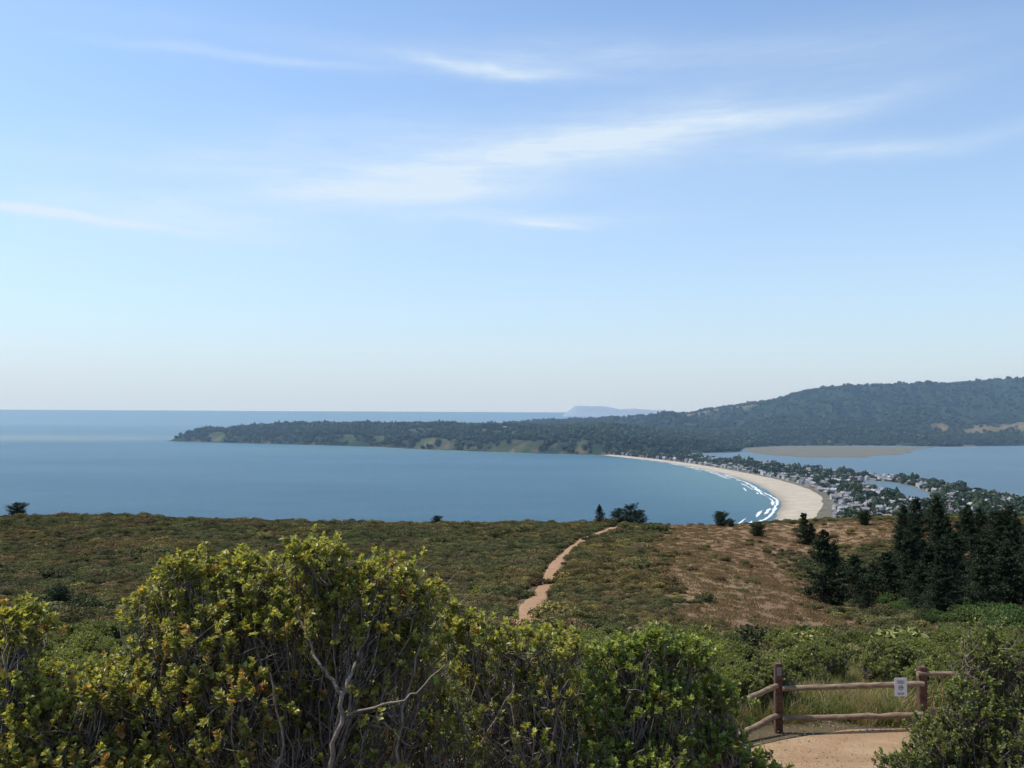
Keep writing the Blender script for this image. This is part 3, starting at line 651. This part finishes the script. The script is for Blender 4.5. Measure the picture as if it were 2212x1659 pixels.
def place(name,me,x,y,sc,rot=None,zsc=1,dz=-.25):
    o=bpy.data.objects.new(name,me);scene.collection.objects.link(o);o.location=(x,y,float(gz(x,y))+dz)
    o.scale=(sc,sc,sc*zsc);o.rotation_euler=(0,0,R.random()*6.28 if rot is None else rot);return o
conif=[(70.6,215,.82),(46.5,132,1.1),(57,148,.95),(53.5,137,.5),(61.5,146,1.0),(67,150,1.0),(64,158,.8),(50.5,127,.42),(72,160,.95),(62,135,.78),(66,141,.9),(71,150,1.0),(58,128,.5),(66,182,.6),(72,214,.55)]
gr=np.random.default_rng(5);cnt=0
while cnt<84:
    yy_=gr.uniform(112,210);xx_=yy_*gr.uniform(.435,.66)
    if any(math.hypot(xx_-a,yy_-b_)<3.0 for a,b_,_ in conif): continue
    if yy_<128 and xx_/yy_<.47: continue
    conif.append((xx_,yy_,gr.uniform(.7,1.0)*(1.0+.15*sm((xx_/yy_-.5)/.1)*(yy_<175))));cnt+=1
for i,(x,y,s) in enumerate(conif): place('conifer_tree',CM[i%5],x,y,float(s)*R.uniform(1.0,1.15),zsc=R.uniform(.75,1.0))
RM=[conifer_mesh(20,5.5,3.6,.9,round_=True),conifer_mesh(21,5.5,3.3,1,round_=True),conifer_mesh(22,3,1.7,1.1,round_=True)]
place('cypress_tree',RM[0],32.5,243,1.0);place('cypress_tree',RM[1],29.5,245,.8);place('cypress_tree',RM[1],35.5,246,.75)
place('conifer_tree',CM[1],24,242,.58,zsc=1.0)
place('shrub_tree',RM[2],56,238,1.3);place('shrub_tree',RM[2],61,221,1.2);place('shrub_tree',RM[2],-20,240,.9);place('shrub_tree',RM[2],-137,247,1.5);place('shrub_tree',RM[2],58,236,.7)
place('shrub_tree',RM[2],-38,75,.72);place('shrub_tree',RM[2],100,226,1.2);place('shrub_tree',RM[2],92,232,1.2);place('shrub_tree',RM[2],108,228,1.5);place('shrub_tree',RM[2],112,234,1.6)
C_u=bpy.data.collections.new('gully_templates')
for k in range(2):
    rg=np.random.default_rng(300+k);parts=[]
    for j in range(6):
        c=np.array([rg.normal()*.7,rg.normal()*.7,.5+.6*rg.random()]);m_=420;dd=norm(rg.normal(size=(m_,3)));pp=c+dd*.75*(.55+.5*rg.random((m_,1)))*[1,1,.85]
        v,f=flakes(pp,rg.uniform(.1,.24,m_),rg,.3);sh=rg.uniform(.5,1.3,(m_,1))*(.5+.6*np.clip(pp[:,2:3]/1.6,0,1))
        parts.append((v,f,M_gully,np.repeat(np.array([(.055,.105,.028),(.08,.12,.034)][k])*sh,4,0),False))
    template(C_u,parts,'gully_shrub')
n=420;x=R.uniform(34,95,n);y=R.uniform(78,150,n);kp=(x>30+(y-70)*.3+8)&(x/y>.39)&(x/y<.66);x=x[kp];y=y[kp]
scatter('gully_shrubs',np.stack([x,y,gz(x,y)-.3],-1),R.uniform(.5,1.6,len(x)),C_u)

# ---------------------------------------------------------------- fence
def log(name,p0,p1,r0,r1,mt,parent,sides=12,seed=0):
    rg=np.random.default_rng(seed);K=14;p0=np.array(p0,float);p1=np.array(p1,float);t=np.linspace(0,1,K)[:,None]
    P_=p0*(1-t)+p1*t+rg.normal(size=(K,3))*.005;rad=np.linspace(r0,r1,K)*(1+rg.normal(size=K)*.05)
    v,f=tubes(P_[None],rad[None],sides);parts=[(v,f,mt,None,True)]
    for e in (0,K-1):
        ring=v[e*sides:(e+1)*sides];parts.append((ring,np.array([np.arange(sides)[::-1] if e==0 else np.arange(sides)]),mt,None,False))
    return build(name,parts,parent=parent)
fence=bpy.data.objects.new('wooden_rail_fence',None);scene.collection.objects.link(fence)
def fpost(name,x,y,ztop,hw=.07,seed=0):
    zb=g0(x,y)-.3
    import bmesh
    bm=bmesh.new();bmesh.ops.create_cube(bm,size=1)
    for v in bm.verts: v.co=Vector((x+v.co.x*2*hw,y+v.co.y*2*hw,(zb+ztop)/2+v.co.z*(ztop-zb)))
    bmesh.ops.bevel(bm,geom=bm.edges[:],offset=.012,segments=2,affect='EDGES')
    me=bpy.data.meshes.new(name);bm.to_mesh(me);bm.free();me.materials.append(M_post);o=bpy.data.objects.new(name,me);scene.collection.objects.link(o);o.parent=fence;return o
fpost('post_1',4.75,15.9,185.56,.065);fpost('post_2',7.37,16.05,185.47,.07);fpost('post_3',2.95,14.45,185.4);fpost('post_4',10.0,16.2,185.4)
log('top_rail_1',(4.8,15.83,185.13),(7.35,15.95,185.2),.048,.052,M_rail,fence,seed=1)
log('lower_rail_1',(4.8,15.85,184.60),(7.35,15.97,184.64),.048,.05,M_rail,fence,seed=2)
log('top_rail_2',(7.25,16.0,185.36),(10.0,16.15,185.3),.045,.05,M_rail,fence,seed=3)
log('lower_rail_2',(7.4,16.05,184.66),(10.0,16.2,184.66),.05,.05,M_rail,fence,seed=4)
log('top_rail_3',(4.72,15.86,185.18),(2.95,14.4,185.02),.048,.05,M_rail,fence,seed=5)
log('lower_rail_3',(4.72,15.86,184.66),(2.95,14.4,184.45),.048,.05,M_rail,fence,seed=6)
M_white=simple('sign_white',(.72,.72,.7),.5,0,.05);M_ink=simple('sign_ink',(.1,.08,.08),.6);M_red=simple('sign_red',(.45,.06,.04),.6);M_metal=simple('grey_metal',(.2,.2,.19),.6,.2)
v,f=boxv(4.71,4.79,15.82,15.832,185.36,185.5);build('marker_plate',[(v,f,M_metal,None,False)],parent=fence)
sign=bpy.data.objects.new('trail_notice_sign',None);scene.collection.objects.link(sign)
sx0,sx1,sz0,sz1,sy=6.80,7.02,185.00,185.32,15.862
v,f=boxv(sx0,sx1,sy,sy+.006,sz0,sz1);build('panel',[(v,f,M_white,None,False)],parent=sign)
parts=[]
for zc,w in [(185.27,.14),(185.255,.1),(185.06,.13),(185.045,.11),(185.03,.12)]:
    v,f=boxv(6.91-w/2,6.91+w/2,sy-.003,sy-.001,zc-.003,zc+.003);parts.append((v,f,M_ink,None,False))
v,f=boxv(6.85,6.97,sy-.003,sy-.001,185.225,185.24);parts.append((v,f,M_red,None,False))
build('small_print',parts,parent=sign)
a=np.linspace(0,2*math.pi,24,endpoint=False);ring=np.concatenate([np.c_[6.91+.045*np.cos(a),np.full(24,sy-.002),185.15+.045*np.sin(a)],np.c_[6.91+.034*np.cos(a),np.full(24,sy-.002),185.15+.034*np.sin(a)]])
fr=[(i,(i+1)%24,24+(i+1)%24,24+i) for i in range(24)]
v1,f1=boxv(6.885,6.93,sy-.003,sy-.0015,185.14,185.16);v2,f2=boxv(6.925,6.94,sy-.0035,sy-.0018,185.155,185.17)
build('pictogram',[(ring,fr,M_ink,None,False),(v1,f1,M_ink,None,False),(v2,f2,M_ink,None,False)],parent=sign)

# ---------------------------------------------------------------- haze
if HAZE:
    m=bpy.data.materials.new('marine_haze');m.use_nodes=True;nt=m.node_tree;nt.nodes.remove(nt.nodes['Principled BSDF'])
    vs=nt.nodes.new('ShaderNodeVolumeScatter');vs.inputs['Color'].default_value=(.45,.7,1,1);vs.inputs['Density'].default_value=5.8e-5;vs.inputs['Anisotropy'].default_value=.2
    nt.links.new(vs.outputs[0],nt.nodes['Material Output'].inputs['Volume'])
    v,f=boxv(-14000,14000,1250,12000,-30,600);build('atmospheric_haze',[(v,f,m,None,False)])

# ---------------------------------------------------------------- sky, sun, camera
SE,SA=math.radians(58),math.radians(-78)
w=bpy.data.worlds.new('World');scene.world=w;w.use_nodes=True;nt=w.node_tree;bg=nt.nodes['Background']
sky=nt.nodes.new('ShaderNodeTexSky');sky.sky_type='NISHITA';sky.sun_disc=False;sky.sun_elevation=SE;sky.sun_rotation=SA%(2*math.pi)
sky.air_density=1.0;sky.dust_density=.8;sky.ozone_density=1.6;sky.altitude=190
tc=nt.nodes.new('ShaderNodeTexCoord');sx=nt.nodes.new('ShaderNodeSeparateXYZ');nt.links.new(tc.outputs['Generated'],sx.inputs[0])
x,y,z=sx.outputs
az=math_(nt,'ARCTAN2',x,y);rr=math_(nt,'SQRT',math_(nt,'ADD',math_(nt,'MULTIPLY',x,x),math_(nt,'MULTIPLY',y,y)));el=math_(nt,'DIVIDE',z,math_(nt,'MAXIMUM',rr,.05))
cv=nt.nodes.new('ShaderNodeCombineXYZ');nt.links.new(az,cv.inputs[0]);nt.links.new(el,cv.inputs[1])
mp=nt.nodes.new('ShaderNodeMapping');nt.links.new(cv.outputs[0],mp.inputs[0]);mp.inputs['Rotation'].default_value=(0,0,-.12);mp.inputs['Scale'].default_value=(2.2,9,1)
n1=noise(nt,1.6,8,mp.outputs[0],.62)
mp2=nt.nodes.new('ShaderNodeMapping');nt.links.new(cv.outputs[0],mp2.inputs[0]);mp2.inputs['Rotation'].default_value=(0,0,-.2);mp2.inputs['Scale'].default_value=(5,40,1)
n2=noise(nt,1.5,8,mp2.outputs[0],.7)
wob=math_(nt,'MULTIPLY',math_(nt,'SUBTRACT',noise(nt,5,4,cv.outputs[0]),.5),.04)
elw=math_(nt,'ADD',el,wob)
wisps=[(1120,345,640,80,.19,.85),(1250,290,480,44,.16,.45),(1650,255,400,34,.13,.55),(1980,300,420,28,-.02,.6),(850,415,380,26,.06,.85),(90,466,280,11,-.04,1.3),(380,470,320,50,0,.7),(1170,470,260,22,-.02,.75),(1180,480,110,7,-.05,.7),(1050,142,280,17,-.1,.75),(560,120,320,14,.0,.7),(950,120,800,50,-.02,.3),(1000,380,1000,180,.1,.35),(1200,755,600,14,0,.3),(700,330,800,80,.1,.35),(1500,90,600,60,-.05,.3)]
tot=None
for px_,py_,lh,th,tilt,inten in wisps:
    u0=(px_-1106)/1916;v0=(888-py_)/1916;a0=math.atan(u0);e0=v0*math.cos(a0);lh/=1916;th/=1916
    du=math_(nt,'SUBTRACT',az,a0);dv=math_(nt,'SUBTRACT',elw,e0+0)
    c,s=math.cos(tilt),math.sin(tilt)
    p=math_(nt,'ADD',math_(nt,'MULTIPLY',du,c/lh),math_(nt,'MULTIPLY',dv,s/lh));q=math_(nt,'ADD',math_(nt,'MULTIPLY',du,-s/th),math_(nt,'MULTIPLY',dv,c/th))
    e=math_(nt,'EXPONENT',math_(nt,'MULTIPLY',math_(nt,'ADD',math_(nt,'MULTIPLY',p,p),math_(nt,'MULTIPLY',q,q)),-1.6));e=math_(nt,'MULTIPLY',e,inten)
    tot=e if tot is None else math_(nt,'ADD',tot,e)
tex=math_(nt,'MULTIPLY',ramp(nt,n1,.28,.72),math_(nt,'MULTIPLY_ADD',ramp(nt,n2,.25,.8),1.0,.3))
mask=math_(nt,'MULTIPLY',tot,math_(nt,'MULTIPLY_ADD',tex,1.1,.2),clamp=True)
skyc=mixc(nt,1.0,sky.outputs[0],(1.10,1.25,1.36),'MULTIPLY')
hz=math_(nt,'EXPONENT',math_(nt,'MULTIPLY',math_(nt,'MAXIMUM',el,0.0),-5.5));hz=math_(nt,'MULTIPLY_ADD',hz,.9,.04,clamp=True)
skyc=mixc(nt,hz,skyc,(4.0,4.8,5.5))
col=mixc(nt,math_(nt,'MULTIPLY',mask,.88),skyc,(4.95,5.75,6.5))
nt.links.new(col,bg.inputs[0]);bg.inputs[1].default_value=.15
sd=bpy.data.lights.new('sun','SUN');sd.energy=5.0;sd.angle=math.radians(.5);sd.color=(1,.95,.86);so=bpy.data.objects.new('sun',sd);scene.collection.objects.link(so)
dirv=Vector((math.cos(SE)*math.sin(SA),math.cos(SE)*math.cos(SA),math.sin(SE)));so.rotation_euler=dirv.to_track_quat('Z','Y').to_euler()
cam=bpy.data.cameras.new('camera');co=bpy.data.objects.new('camera',cam);scene.collection.objects.link(co);scene.camera=co
cam.sensor_width=36;cam.lens=36*1916/2212;cam.clip_start=.1;cam.clip_end=900000
co.matrix_world=Matrix.Translation((0,0,H))@Matrix.Rotation(math.radians(90+1.79),4,'X')@Matrix.Rotation(math.radians(.28),4,'Z')
scene.view_settings.view_transform='Standard';scene.view_settings.look='None';scene.view_settings.exposure=0
